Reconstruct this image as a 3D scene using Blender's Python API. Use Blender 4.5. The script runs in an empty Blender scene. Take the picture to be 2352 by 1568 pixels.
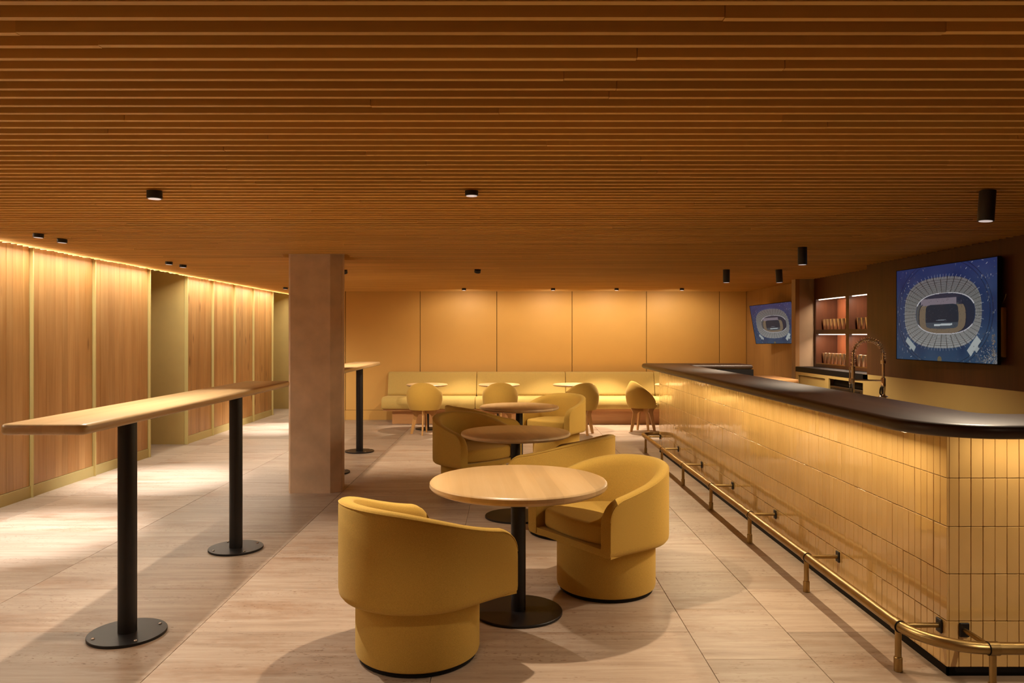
import bpy, bmesh, math, random
import numpy as np
from mathutils import Vector, Matrix
random.seed(7)
R = math.radians
sc = bpy.context.scene
C = sc.collection

# ------------------------------------------------------------------ camera
cam_d = bpy.data.cameras.new('camera')
cam = bpy.data.objects.new('camera', cam_d); C.objects.link(cam)
cam.location = (0, 0, 1.55); cam.rotation_euler = (R(90), 0, 0)
cam_d.sensor_width = 36; cam_d.lens = 36 * 1740 / 2352
cam_d.shift_x = 8 / 2352; cam_d.shift_y = -16 / 2352
cam_d.clip_start = 0.05
sc.camera = cam
# ------------------------------------------------------------------ world, exposure
w = bpy.data.worlds.new('world'); sc.world = w; w.use_nodes = True
w.node_tree.nodes['Background'].inputs[0].default_value = (.9, .6, .35, 1)
w.node_tree.nodes['Background'].inputs[1].default_value = 0.0
sc.view_settings.view_transform = 'Standard'; sc.view_settings.look = 'None'
sc.view_settings.gamma = 1; sc.view_settings.use_curve_mapping = False
sc.view_settings.exposure = -0.10
cy = sc.cycles
cy.use_denoising = True
cy.max_bounces = 10; cy.diffuse_bounces = 6; cy.glossy_bounces = 4
cy.sample_clamp_indirect = 6.0; cy.caustics_reflective = False; cy.caustics_refractive = False
WARM = (1.0, .79, .56); COOLER = (1.0, .95, .90); LED = (1.0, .78, .50)
P_SPOT = 195; P_LEFT = 600; P_BACK = 280; P_BAR = 130
P_COVE = 62; P_BARLED = 32; P_SHELF = 9.0
HC = 2.33                      # underside of the slats

# ------------------------------------------------------------------ helpers
def tag(o, label=None, cat=None, group=None, kind=None):
    if label: o['label'] = label
    if cat: o['category'] = cat
    if group: o['group'] = group
    if kind: o['kind'] = kind
    return o

def empty(name, loc=(0, 0, 0), rz=0, label=None, cat=None, group=None, kind=None):
    o = bpy.data.objects.new(name, None); C.objects.link(o)
    o.location = loc; o.rotation_euler = (0, 0, rz); o.empty_display_size = .1
    return tag(o, label, cat, group, kind)

def copy_tree(o, parent=None):
    c = o.copy(); C.objects.link(c); c.parent = parent
    for ch in o.children: copy_tree(ch, c)
    return c

class MB:
    def __init__(s): s.v = []; s.f = []
    def add(s, vs, fs):
        n = len(s.v); s.v += [tuple(p) for p in vs]
        s.f += [tuple(i + n for i in f) for f in fs]; return s
    def box(s, x0, x1, y0, y1, z0, z1, m=None):
        vs = [(x0,y0,z0),(x1,y0,z0),(x1,y1,z0),(x0,y1,z0),(x0,y0,z1),(x1,y0,z1),(x1,y1,z1),(x0,y1,z1)]
        if m is not None: vs = [m @ Vector(p) for p in vs]
        return s.add(vs, [(3,2,1,0),(4,5,6,7),(0,1,5,4),(1,2,6,5),(2,3,7,6),(3,0,4,7)])
    def bevbox(s, x0, x1, y0, y1, z0, z1, b=.01, seg=2, m=None):
        bm = bmesh.new()
        bmesh.ops.create_cube(bm, size=1)
        for v in bm.verts:
            v.co = ((x0+x1)/2 + v.co.x*(x1-x0), (y0+y1)/2 + v.co.y*(y1-y0), (z0+z1)/2 + v.co.z*(z1-z0))
        bmesh.ops.bevel(bm, geom=bm.edges[:], offset=b, segments=seg, affect='EDGES', profile=.5)
        vs = [v.co.copy() for v in bm.verts]
        if m is not None: vs = [m @ p for p in vs]
        bm.verts.index_update()
        s.add(vs, [[v.index for v in f.verts] for f in bm.faces]); bm.free(); return s
    def lathe(s, prof, n=32, m=None):
        # prof: (r, z) list from bottom axis to top axis
        vs = []; fs = []
        for r, z in prof:
            for k in range(n):
                a = 2*math.pi*k/n; vs.append((r*math.cos(a), r*math.sin(a), z))
        L = len(prof)
        for i in range(L-1):
            for k in range(n):
                k2 = (k+1) % n
                fs.append((i*n+k, i*n+k2, (i+1)*n+k2, (i+1)*n+k))
        if prof[0][0] > 1e-5: fs.append(tuple(range(n))[::-1])
        if prof[-1][0] > 1e-5: fs.append(tuple((L-1)*n+k for k in range(n)))
        vs = [Vector(p) for p in vs]
        if m is not None: vs = [m @ p for p in vs]
        return s.add(vs, fs)
    def cyl(s, x, y, z0, z1, r, n=24, b=0):
        p = [(r, z0), (r, z1)] if not b else [(r-b, z0), (r, z0+b), (r, z1-b), (r-b, z1)]
        return s.lathe(p, n, Matrix.Translation((x, y, 0)))
    def tube(s, pts, r, n=10, cap=True, closed=False):
        pts = [Vector(p) for p in pts]; N = len(pts); rings = []
        up = Vector((0, 0, 1)); prev = None
        for i, p in enumerate(pts):
            if closed: t = pts[(i+1) % N] - pts[i-1]
            else: t = pts[min(i+1, N-1)] - pts[max(i-1, 0)]
            t.normalize()
            if prev is None:
                a = up if abs(t.z) < .9 else Vector((1, 0, 0))
                u = a.cross(t).normalized()
            else:
                u = (prev - t*prev.dot(t))
                if u.length < 1e-6: u = up.cross(t)
                u.normalize()
            prev = u; w_ = t.cross(u)
            rr = r[i] if isinstance(r, (list, tuple)) else r
            rings.append([p + (u*math.cos(2*math.pi*k/n) + w_*math.sin(2*math.pi*k/n))*rr for k in range(n)])
        return s.loft(rings, cap, closed)
    def loft(s, rings, cap=True, closed=False):
        n = len(rings[0]); vs = [p for r_ in rings for p in r_]; fs = []
        N = len(rings)
        for i in range(N if closed else N-1):
            j = (i+1) % N
            for k in range(n):
                k2 = (k+1) % n
                fs.append((i*n+k, i*n+k2, j*n+k2, j*n+k))
        if cap and not closed:
            fs.append(tuple(range(n))[::-1]); fs.append(tuple((N-1)*n+k for k in range(n)))
        return s.add(vs, fs)
    def prism(s, poly, z0, z1, b=0, bseg=3):
        # poly: ccw xy outline; b rounds top and bottom edges by insetting along normals
        n = len(poly); P = [Vector((p[0], p[1])) for p in poly]; N = []
        for i in range(n):
            t = (P[(i+1) % n] - P[i-1]).normalized(); N.append(Vector((t.y, -t.x)))
        if b:
            lv = []
            for k in range(bseg+1):
                a = math.pi/2*k/bseg; lv.append((b*(1-math.sin(a)), z0 + b*(1-math.cos(a))))
            lv += [(o, z0+z1-z) for o, z in lv[::-1]]
        else: lv = [(0, z0), (0, z1)]
        return s.loft([[(P[i].x - N[i].x*o, P[i].y - N[i].y*o, z) for i in range(n)] for o, z in lv])
    def build(s, name, mat, parent=None, smooth=True, angle=35, loc=None):
        me = bpy.data.meshes.new(name); me.from_pydata(s.v, [], s.f); me.validate(); me.update()
        bm = bmesh.new(); bm.from_mesh(me); bmesh.ops.recalc_face_normals(bm, faces=bm.faces); bm.to_mesh(me); bm.free()
        if smooth:
            me.polygons.foreach_set('use_smooth', [True]*len(me.polygons))
            try: me.set_sharp_from_angle(angle=R(angle))
            except Exception: pass
        me.materials.append(mat)
        o = bpy.data.objects.new(name, me); C.objects.link(o)
        if parent: o.parent = parent
        if loc: o.location = loc
        return o

def inst(name, me, loc, parent=None, rot=(0, 0, 0), scale=(1, 1, 1)):
    o = bpy.data.objects.new(name, me); C.objects.link(o); o.parent = parent
    o.location = loc; o.rotation_euler = rot; o.scale = scale; return o

def rrect(x0, x1, y0, y1, r, n=6):
    pts = []
    for cx, cy_, a0 in ((x1-r, y0+r, -90), (x1-r, y1-r, 0), (x0+r, y1-r, 90), (x0+r, y0+r, 180)):
        for k in range(n+1):
            a = R(a0 + 90*k/n); pts.append((cx + r*math.cos(a), cy_ + r*math.sin(a)))
    return pts

# ------------------------------------------------------------------ materials
def new_mat(name):
    m = bpy.data.materials.new(name); m.use_nodes = True
    nt = m.node_tree; b = nt.nodes['Principled BSDF']
    return m, nt, b
def N(nt, t, **kw):
    n = nt.nodes.new(t)
    for k, v in kw.items(): setattr(n, k, v)
    return n
def coords(nt, scale, rnd=True):
    tc = N(nt, 'ShaderNodeTexCoord'); mp = N(nt, 'ShaderNodeMapping'); mp.inputs['Scale'].default_value = scale
    if rnd:
        oi = N(nt, 'ShaderNodeObjectInfo'); ml = N(nt, 'ShaderNodeMath', operation='MULTIPLY'); ml.inputs[1].default_value = 37.0
        ad = N(nt, 'ShaderNodeVectorMath', operation='ADD')
        nt.links.new(oi.outputs['Random'], ml.inputs[0]); nt.links.new(tc.outputs['Object'], ad.inputs[0])
        nt.links.new(ml.outputs[0], ad.inputs[1]); nt.links.new(ad.outputs[0], mp.inputs[0])
    else: nt.links.new(tc.outputs['Object'], mp.inputs[0])
    return mp
def ramp(nt, stops):
    r = N(nt, 'ShaderNodeValToRGB'); e = r.color_ramp.elements
    while len(e) < len(stops): e.new(.5)
    for k, (p, c) in enumerate(stops): e[k].position = p; e[k].color = (*c, 1)
    return r
def vary(nt, colsock, amt, island=False):
    # multiply value by 1 +- amt per object
    if island: oi = N(nt, 'ShaderNodeNewGeometry'); so = oi.outputs['Random Per Island']
    else: oi = N(nt, 'ShaderNodeObjectInfo'); so = oi.outputs['Random']
    mr = N(nt, 'ShaderNodeMapRange'); mr.inputs[3].default_value = 1-amt; mr.inputs[4].default_value = 1+amt
    hs = N(nt, 'ShaderNodeHueSaturation')
    nt.links.new(so, mr.inputs[0]); nt.links.new(mr.outputs[0], hs.inputs['Value']); nt.links.new(colsock, hs.inputs['Color'])
    return hs.outputs[0]
def bump(nt, b, sock, strength, dist=.002):
    bp = N(nt, 'ShaderNodeBump'); bp.inputs['Strength'].default_value = strength; bp.inputs['Distance'].default_value = dist
    nt.links.new(sock, bp.inputs['Height']); nt.links.new(bp.outputs[0], b.inputs['Normal'])

def wood(name, c1, c2, axis='x', rough=.45, s=1.0, var=.0, coat=0.0, bmp=.15, knots=False, boards=False):
    m, nt, b = new_mat(name)
    L, S = 1.1*s, 26*s
    sca = {'x': (L, S, S), 'y': (S, L, S), 'z': (S, S, L)}[axis]
    mp = coords(nt, sca)
    n1 = N(nt, 'ShaderNodeTexNoise'); n1.inputs['Scale'].default_value = 1; n1.inputs['Detail'].default_value = 6; n1.inputs['Roughness'].default_value = .6; n1.inputs['Distortion'].default_value = .6
    nt.links.new(mp.outputs[0], n1.inputs[0])
    mp2 = coords(nt, tuple(v*.14 if v > 10*s else v*.8 for v in sca))
    n2 = N(nt, 'ShaderNodeTexNoise'); n2.inputs['Scale'].default_value = 1; n2.inputs['Detail'].default_value = 3
    nt.links.new(mp2.outputs[0], n2.inputs[0])
    mx = N(nt, 'ShaderNodeMath', operation='MULTIPLY_ADD'); mx.inputs[1].default_value = .55
    nt.links.new(n2.outputs[0], mx.inputs[0])
    m3 = N(nt, 'ShaderNodeMath', operation='MULTIPLY'); m3.inputs[1].default_value = .45
    nt.links.new(n1.outputs[0], m3.inputs[0]); nt.links.new(m3.outputs[0], mx.inputs[2])
    rp = ramp(nt, [(.36, c2), (.62, c1)]); nt.links.new(mx.outputs[0], rp.inputs[0])
    col = rp.outputs[0]
    if knots:
        mk = coords(nt, tuple(v*.3 if v > 10*s else v*2.2 for v in sca))
        vo = N(nt, 'ShaderNodeTexVoronoi'); vo.inputs['Scale'].default_value = .55
        nt.links.new(mk.outputs[0], vo.inputs[0])
        kr = ramp(nt, [(.05, (.30, .19, .12)), (.13, (1, 1, 1))]); nt.links.new(vo.outputs['Distance'], kr.inputs[0])
        mm = N(nt, 'ShaderNodeMixRGB', blend_type='MULTIPLY'); mm.inputs[0].default_value = .75
        nt.links.new(col, mm.inputs[1]); nt.links.new(kr.outputs[0], mm.inputs[2]); col = mm.outputs[0]
    if boards:      # glued-up boards about 9 cm wide, each a shade of its own
        tc = N(nt, 'ShaderNodeTexCoord'); sx = N(nt, 'ShaderNodeSeparateXYZ'); nt.links.new(tc.outputs['Object'], sx.inputs[0])
        a1 = N(nt, 'ShaderNodeMath', operation='MULTIPLY'); a1.inputs[1].default_value = 10.7; nt.links.new(sx.outputs[0], a1.inputs[0])
        a2 = N(nt, 'ShaderNodeMath', operation='FLOOR'); nt.links.new(a1.outputs[0], a2.inputs[0])
        wn = N(nt, 'ShaderNodeTexWhiteNoise', noise_dimensions='1D'); nt.links.new(a2.outputs[0], wn.inputs['W'])
        mr = N(nt, 'ShaderNodeMapRange'); mr.inputs[3].default_value = .88; mr.inputs[4].default_value = 1.08; nt.links.new(wn.outputs['Value'], mr.inputs[0])
        hs = N(nt, 'ShaderNodeHueSaturation'); nt.links.new(mr.outputs[0], hs.inputs['Value']); nt.links.new(col, hs.inputs['Color']); col = hs.outputs[0]
    if var: col = vary(nt, col, var)
    nt.links.new(col, b.inputs['Base Color'])
    b.inputs['Roughness'].default_value = rough
    b.inputs['Coat Weight'].default_value = coat; b.inputs['Coat Roughness'].default_value = .2
    if bmp: bump(nt, b, n1.outputs[0], bmp, .0015)
    return m

def plain(name, col, rough=.5, metal=0, noise=.06, nscale=30, bmp=0.0, coat=0, spec=None, sheen=0):
    m, nt, b = new_mat(name)
    mp = coords(nt, (nscale,)*3)
    n1 = N(nt, 'ShaderNodeTexNoise'); n1.inputs['Scale'].default_value = 1; n1.inputs['Detail'].default_value = 4
    nt.links.new(mp.outputs[0], n1.inputs[0])
    rp = ramp(nt, [(.3, tuple(c*(1-noise) for c in col)), (.7, tuple(min(1, c*(1+noise)) for c in col))])
    nt.links.new(n1.outputs[0], rp.inputs[0]); nt.links.new(rp.outputs[0], b.inputs['Base Color'])
    b.inputs['Roughness'].default_value = rough; b.inputs['Metallic'].default_value = metal
    b.inputs['Coat Weight'].default_value = coat
    if sheen: b.inputs['Sheen Weight'].default_value = sheen; b.inputs['Sheen Roughness'].default_value = .5
    if spec is not None: b.inputs['Specular IOR Level'].default_value = spec
    if bmp: bump(nt, b, n1.outputs[0], bmp)
    return m

def emis(name, col, s):
    m, nt, b = new_mat(name)
    b.inputs['Base Color'].default_value = (.6, .6, .6, 1)
    b.inputs['Emission Color'].default_value = (*col, 1); b.inputs['Emission Strength'].default_value = s
    return m

def fabric(name, col):
    m, nt, b = new_mat(name)
    mp = coords(nt, (420, 420, 420)); n1 = N(nt, 'ShaderNodeTexNoise'); n1.inputs['Scale'].default_value = 1; n1.inputs['Detail'].default_value = 2
    nt.links.new(mp.outputs[0], n1.inputs[0])
    rp = ramp(nt, [(.3, tuple(c*.80 for c in col)), (.7, tuple(min(1, c*1.18) for c in col))])
    nt.links.new(n1.outputs[0], rp.inputs[0]); nt.links.new(rp.outputs[0], b.inputs['Base Color'])
    b.inputs['Roughness'].default_value = .9; b.inputs['Specular IOR Level'].default_value = .15
    b.inputs['Sheen Weight'].default_value = .25; b.inputs['Sheen Roughness'].default_value = .5
    b.inputs['Sheen Tint'].default_value = (1, .8, .4, 1)
    bump(nt, b, n1.outputs[0], .25, .001)
    return m

def travertine():
    m, nt, b = new_mat('travertine')
    mp = coords(nt, (1.5, 20, 20)); n1 = N(nt, 'ShaderNodeTexNoise'); n1.inputs['Scale'].default_value = 1; n1.inputs['Detail'].default_value = 10; n1.inputs['Roughness'].default_value = .72; n1.inputs['Distortion'].default_value = .35
    nt.links.new(mp.outputs[0], n1.inputs[0])
    rp = ramp(nt, [(.30, (.265, .192, .138)), (.5, (.36, .275, .208)), (.70, (.43, .35, .278))]); nt.links.new(n1.outputs[0], rp.inputs[0])
    mp2 = coords(nt, (32, 85, 85)); n2 = N(nt, 'ShaderNodeTexNoise'); n2.inputs['Scale'].default_value = 1; n2.inputs['Detail'].default_value = 3
    nt.links.new(mp2.outputs[0], n2.inputs[0])
    mp3 = coords(nt, (.9, 5, 5)); n3 = N(nt, 'ShaderNodeTexNoise'); n3.inputs['Scale'].default_value = 1; n3.inputs['Detail'].default_value = 2
    nt.links.new(mp3.outputs[0], n3.inputs[0])
    r3 = ramp(nt, [(.44, (0, 0, 0)), (.64, (1, 1, 1))]); nt.links.new(n3.outputs[0], r3.inputs[0])
    r2 = ramp(nt, [(.33, (.48, .36, .28)), (.39, (1, 1, 1))]); nt.links.new(n2.outputs[0], r2.inputs[0])
    mx = N(nt, 'ShaderNodeMixRGB', blend_type='MULTIPLY'); nt.links.new(r3.outputs[0], mx.inputs[0])
    nt.links.new(rp.outputs[0], mx.inputs[1]); nt.links.new(r2.outputs[0], mx.inputs[2])
    mp4 = coords(nt, (1.1, 3.2, 3.2)); n4 = N(nt, 'ShaderNodeTexNoise'); n4.inputs['Scale'].default_value = 1; n4.inputs['Detail'].default_value = 7; n4.inputs['Roughness'].default_value = .7
    nt.links.new(mp4.outputs[0], n4.inputs[0])
    r4 = ramp(nt, [(.50, (1, 1, 1)), (.66, (.74, .60, .50))]); nt.links.new(n4.outputs[0], r4.inputs[0])
    m4 = N(nt, 'ShaderNodeMixRGB', blend_type='MULTIPLY'); m4.inputs[0].default_value = .8
    nt.links.new(mx.outputs[0], m4.inputs[1]); nt.links.new(r4.outputs[0], m4.inputs[2])
    nt.links.new(vary(nt, m4.outputs[0], .13), b.inputs['Base Color'])
    b.inputs['Roughness'].default_value = .42; b.inputs['Specular IOR Level'].default_value = .4
    bump(nt, b, r2.outputs[0], .25, .001)
    return m

def glaze():
    m, nt, b = new_mat('glazed_ochre_tile')
    mp = coords(nt, (6, 6, 3)); n1 = N(nt, 'ShaderNodeTexNoise'); n1.inputs['Scale'].default_value = 1; n1.inputs['Detail'].default_value = 2
    nt.links.new(mp.outputs[0], n1.inputs[0])
    rp = ramp(nt, [(.3, (.60, .38, .135)), (.7, (.67, .435, .165))]); nt.links.new(n1.outputs[0], rp.inputs[0])
    nt.links.new(vary(nt, rp.outputs[0], .05, True), b.inputs['Base Color'])
    b.inputs['Roughness'].default_value = .09; b.inputs['IOR'].default_value = 1.6; b.inputs['Coat Weight'].default_value = .8; b.inputs['Coat Roughness'].default_value = .03
    mp2 = coords(nt, (9, 9, 5)); n2 = N(nt, 'ShaderNodeTexNoise'); n2.inputs['Scale'].default_value = 1
    nt.links.new(mp2.outputs[0], n2.inputs[0]); bump(nt, b, n2.outputs[0], .25, .006)
    return m

M = dict(
    slat=wood('oak_slat', (.80, .49, .135), (.68, .38, .095), 'x', .55, 1, .10),
    backing=plain('dark_backing', (.03, .02, .012), .8),
    panel=wood('knotty_oak_panel', (.50, .28, .105), (.36, .17, .05), 'z', .42, 1.0, .10, knots=True),
    oaktop=wood('oak_tabletop', (.57, .395, .205), (.48, .315, .145), 'y', .36, .9, 0, coat=.15, bmp=.05, boards=True),
    oak=wood('oak_plinth', (.55, .30, .12), (.44, .22, .08), 'x', .4, 1, 0),
    oakleg=wood('oak_leg', (.50, .28, .09), (.40, .20, .06), 'z', .45, 1, 0),
    walnut=wood('dark_walnut_wall', (.10, .034, .012), (.055, .019, .008), 'z', .42, .9, .0, bmp=.05),
    niche=wood('reddish_walnut', (.26, .085, .032), (.15, .045, .018), 'z', .38, .9, .0, bmp=.05),
    bartop=wood('dark_bar_top', (.030, .014, .008), (.017, .008, .005), 'y', .42, .8, 0, coat=.03, bmp=.10),
    backpanel=plain('mustard_lacquer', (.58, .345, .095), .5, noise=.02, nscale=2, spec=.35),
    trim=plain('lemon_lacquer', (.52, .42, .17), .5, noise=.02, nscale=5, spec=.3),
    niche_wall=plain('olive_plaster', (.46, .33, .12), .8, noise=.05, nscale=3),
    sidewall=wood('light_stained_wall', (.34, .19, .06), (.26, .135, .04), 'z', .6, .9, 0, bmp=0),
    plaster=plain('concrete', (.60, .45, .32), .85, noise=.14, nscale=5, bmp=.12),
    pier=plain('greige_plaster', (.36, .27, .17), .8, noise=.06, nscale=4),
    stone=travertine(), grout=plain('grout', (.17, .11, .07), .9),
    tile=glaze(), tgrout=plain('tile_grout', (.20, .12, .035), .9),
    black=plain('black_metal', (.008, .006, .006), .42, 0, .1, spec=.35),
    dark=plain('dark_matte', (.006, .005, .005), .6, spec=.15),
    fixture=plain('fixture_black', (.010, .009, .012), .45),
    brass=plain('aged_brass', (.36, .245, .10), .34, 1, .12, 8),
    chrome=plain('chrome', (.92, .88, .85), .12, 1, .02),
    steel=plain('brushed_steel', (.32, .24, .15), .35, 1, .06),
    bolt=plain('bolt_steel', (.5, .42, .36), .3, 1, .05),
    cup=plain('champagne_metal_cup', (.78, .66, .48), .3, 1, .04),
    fab=fabric('mustard_wool', (.46, .288, .058)),
    fab2=fabric('mustard_banquette', (.50, .365, .12)),
    cabinet=plain('cream_cabinet', (.50, .35, .12), .5, noise=.03, nscale=4),
    lens=emis('lamp_lens', (1, .86, .82), .55),
    led=emis('led_line', (1, .80, .62), 5.0),
    ledbar=emis('led_bar', (1, .78, .45), 3.0),
    ledcove=emis('led_cove', (1, .82, .48), 4.0),
)

def area(name, loc, sx, sy, power, col, rot=(0, 0, 0), parent=None, spread=180):
    d = bpy.data.lights.new(name, 'AREA'); d.shape = 'RECTANGLE'; d.size = sx; d.size_y = sy
    d.energy = power; d.color = col; d.spread = R(spread)
    o = bpy.data.objects.new(name, d); C.objects.link(o); o.location = loc; o.rotation_euler = rot; o.parent = parent
    return o
def spot(name, loc, power, col, cone=98, blend=.18, rot=(0, 0, 0), radius=.022, parent=None):
    d = bpy.data.lights.new(name, 'SPOT'); d.energy = power; d.color = col; d.spot_size = R(cone); d.spot_blend = blend; d.shadow_soft_size = radius
    o = bpy.data.objects.new(name, d); C.objects.link(o); o.location = loc; o.rotation_euler = rot; o.parent = parent
    return o

# ================================================================== STRUCTURE
YB, XL, XR2, XR = 13.75, -4.55, 4.32, 4.05
# floor: stone tiles on a screed
floor = MB().box(-6.2, 5.2, -3.2, 17.2, -.12, -.014).build('floor', M['grout']); tag(floor, kind='structure')
xs = [-5.51, -4.22, -2.93, -1.64, -.35, .94, 1.45, 2.74, 4.03, 5.2]
tmesh = {}
y0s = 3.95 - .665*10
rows = [y0s + .665*k for k in range(0, 31)]
for i in range(len(xs)-1):
    wd = xs[i+1] - xs[i]
    if wd not in tmesh:
        g = .0013
        t = MB().bevbox(g, wd-g, g, .665-g, -.014, 0, .0012, 1).build('stone_tile', M['stone'], floor, smooth=False)
        tmesh[wd] = t.data; bpy.data.objects.remove(t)
    for j, y in enumerate(rows):
        yy = y + (.33 if xs[i] in (.94,) else 0)
        if yy + .665 > 17.2: continue
        inst('stone_tile', tmesh[wd], (xs[i], yy, random.uniform(-.0003, 0)), floor)

# ceiling
ceil = MB().box(-6.2, 5.2, -3.2, 17.2, 2.45, 2.6).build('ceiling', M['backing']); tag(ceil, kind='structure')
unit = MB().box(0, 1, -.01, .01, 0, .085).build('slat', M['slat'], ceil, smooth=False)
umesh = unit.data; bpy.data.objects.remove(unit)
far = MB(); n_sl = 0
row = 0; y = 1.785 - .0895*52
slot = []
while y < 17.1:
    xr = 4.30 if 8.56 < y < 10.7 else (4.045 if y < 8.6 else (4.05 if y < 10.85 else 4.315))
    x = -4.30 + random.uniform(-.02, .02)
    xe = xr if y < YB else -3.72
    br = []
    b_ = x + random.uniform(.4, 3.4)
    while b_ < xe - .4: br.append(b_); b_ += random.choice((2.4, 3.0, 3.6))
    segs = []; a_ = x
    for b_ in br + [xe]: segs.append((a_, b_ - (.002 if b_ != xe else 0))); a_ = b_
    if 7.36 < y < 7.90:
        new = []
        for a_, b_ in segs:
            if a_ < -2.20: new.append((a_, min(b_, -2.20 - random.uniform(0, .06))))
            if b_ > -1.62: new.append((max(a_, -1.60 + random.uniform(0, .08)), b_))
        segs = [s_ for s_ in new if s_[1] - s_[0] > .05]
    for a_, b_ in segs:
        dy = random.uniform(-.0028, .0028); dz = random.uniform(-.001, .001)
        if y > 1.60 and n_sl < 300:
            inst('slat', umesh, (a_, y+dy, HC+dz), ceil, scale=(b_-a_, 1, 1)); n_sl += 1
        else: far.box(a_, b_, y+dy-.01, y+dy+.01, HC+dz, HC+.085)
    y += .0895
fs = far.build('distant_slats', M['slat'], ceil, smooth=False); tag(fs, kind='stuff')

# cove on the left: soffit board, light channel
cove = MB().box(-4.56, -4.30+.0, -3.2, 16.9, 2.418, 2.449).build('trim_1', M['slat'], smooth=False); tag(cove, 'oak soffit board above the left wall with a hidden light line', None, None, 'structure')
ls = MB().box(-4.345, -4.325, -3.0, 16.8, 2.409, 2.4175).build('led_strip', M['ledcove'], cove, smooth=False)
for k in range(5):
    area('cove_light', (-4.37, -1.2+4*k, 2.405), .015, 3.95, P_COVE, (1, .93, .76), (0, R(-18), 0), cove)

# left wall: posts at ys, staves between, baseboard, niches
fins = [1.95, 3.05, 4.15, 5.13, 6.12, 7.22, 8.31, 9.58, 10.70, 11.64, 12.57, 13.49, 14.58, 15.80]
wl = MB()
wl.box(-4.75, -4.573, -3.2, 9.58, 0, 2.45); wl.box(-4.75, -4.573, 10.70, 14.58, 0, 2.45)
wl = wl.build('wall_left', M['niche_wall'], smooth=False); tag(wl, kind='structure')
stave = {}
def stave_mesh(wd, h):
    k = round(wd, 3)
    if k not in stave:
        t = MB().bevbox(-.014, 0, .0006, wd-.0006, .112, 2.449, .0007, 1).build('wood_stave', M['panel'], wl, smooth=False)
        stave[k] = t.data; bpy.data.objects.remove(t)
    return stave[k]
fl = [-2.9, -1.8, -.7, .4] + fins
for a_, b_ in zip(fl[:-1], fl[1:]):
    if (a_, b_) in ((9.58, 10.70), (14.58, 15.80)): continue
    y = a_ + .03; e = b_ - .02
    n = 9 if a_ > 6 else 5; wd = (e-y)/n
    cuts = [y + wd*k + (random.choice((-.02, 0, .02)) if 0 < k < n else 0) for k in range(n+1)]
    for c0, c1 in zip(cuts[:-1], cuts[1:]):
        inst('wood_stave', stave_mesh(c1-c0, 2.3), (-4.555 + random.uniform(-.0012, .0012), c0, 0), wl)
    MB().box(-4.573, -4.545, a_+.02, b_-.01, 0, .108).build('baseboard_panel', M['trim'], wl, smooth=False)
for k, f in enumerate(fl):
    # each trim: a projecting fin, a shadow gap and a thin cover strip
    MB().bevbox(-4.572, -4.523, f-.012, f+.002, 0, 2.449, .0015, 1).box(-4.572, -4.555, f+.002, f+.020, 0, 2.449).bevbox(-4.572, -4.540, f+.020, f+.029, 0, 2.449, .001, 1).build('metal_fin', M['trim'], wl, smooth=False)
for (a_, b_) in ((9.60, 10.70), (14.60, 15.83)):
    n_ = MB(); n_.box(-6.15, -4.574, b_-.004, b_+.10, 0, 2.449); n_.box(-6.15, -4.75, a_-.14, a_-.02, 0, 2.449); n_.box(-6.15, -6.05, a_-.02, b_, 0, 2.449); n_.box(-6.05, -4.57, a_-.02, b_, 2.425, 2.449)
    n_.build('niche_lining', M['niche_wall'], wl, smooth=False)
# back wall panels
wb = MB().box(-3.72, 4.6, YB+.02, YB+.15, 0, 2.45).build('wall_back', M['dark'], smooth=False); tag(wb, kind='structure')
seams = [-3.72, -2.96, -1.604, -.213, 1.154, 2.505, 3.83, XR2]
for a_, b_ in zip(seams[:-1], seams[1:]):
    g = .005
    MB().bevbox(a_+g, b_-g, YB, YB+.02, .183, 2.449, .0015, 1).build('wall_panel', M['backpanel'], wb, smooth=False)
    MB().bevbox(a_+.002, b_-.002, YB, YB+.02, 0, .178, .0015, 1).build('base_panel', M['backpanel'], wb, smooth=False)
ret = MB().box(-3.90, -3.72, YB, 17.0, 0, 2.45).box(-6.2, -3.72, 16.9, 17.1, 0, 2.45).build('wall_corridor', M['niche_wall'], smooth=False); tag(ret, kind='structure')
# right walls
wr = MB().box(XR2, XR2+.15, 10.84, YB, 0, 2.45).build('wall_right', M['sidewall'], smooth=False); tag(wr, kind='structure')
wp = MB().box(XR, 4.8, 10.69, 10.84, 0, 2.45).build('wall_pier', M['pier'], smooth=False); tag(wp, kind='structure')
MB().box(XR-.002, XR+.055, 10.687, 10.70, 0, 2.449).build('corner_bead', M['sidewall'], wp, smooth=False)
wd_ = MB().box(XR, XR+.2, -3.2, 8.56, 1.10, 2.45).build('wall_bar', M['walnut'], smooth=False); tag(wd_, kind='structure')
MB().box(XR, XR+.2, -3.2, 8.66, 0, 1.099).build('wainscot', M['cabinet'], wd_, smooth=False)
wf = MB().box(-6.2, 5.2, -3.2, -3.05, 0, 2.45).build('wall_front', M['backpanel'], smooth=False); tag(wf, kind='structure')

# column
cp = [(-2.132, 7.4), (-1.742, 7.4), (-1.732, 7.41), (-1.652, 7.49), (-1.645, 7.505), (-1.70, 7.85), (-2.14, 7.85), (-2.157, 7.44), (-2.154, 7.425)]
col = MB().prism(cp, 0, 2.449).build('concrete_column', M['plaster'], smooth=False)
tag(col, 'square raw concrete column with chamfered corners standing behind the long high table', 'column')

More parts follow.
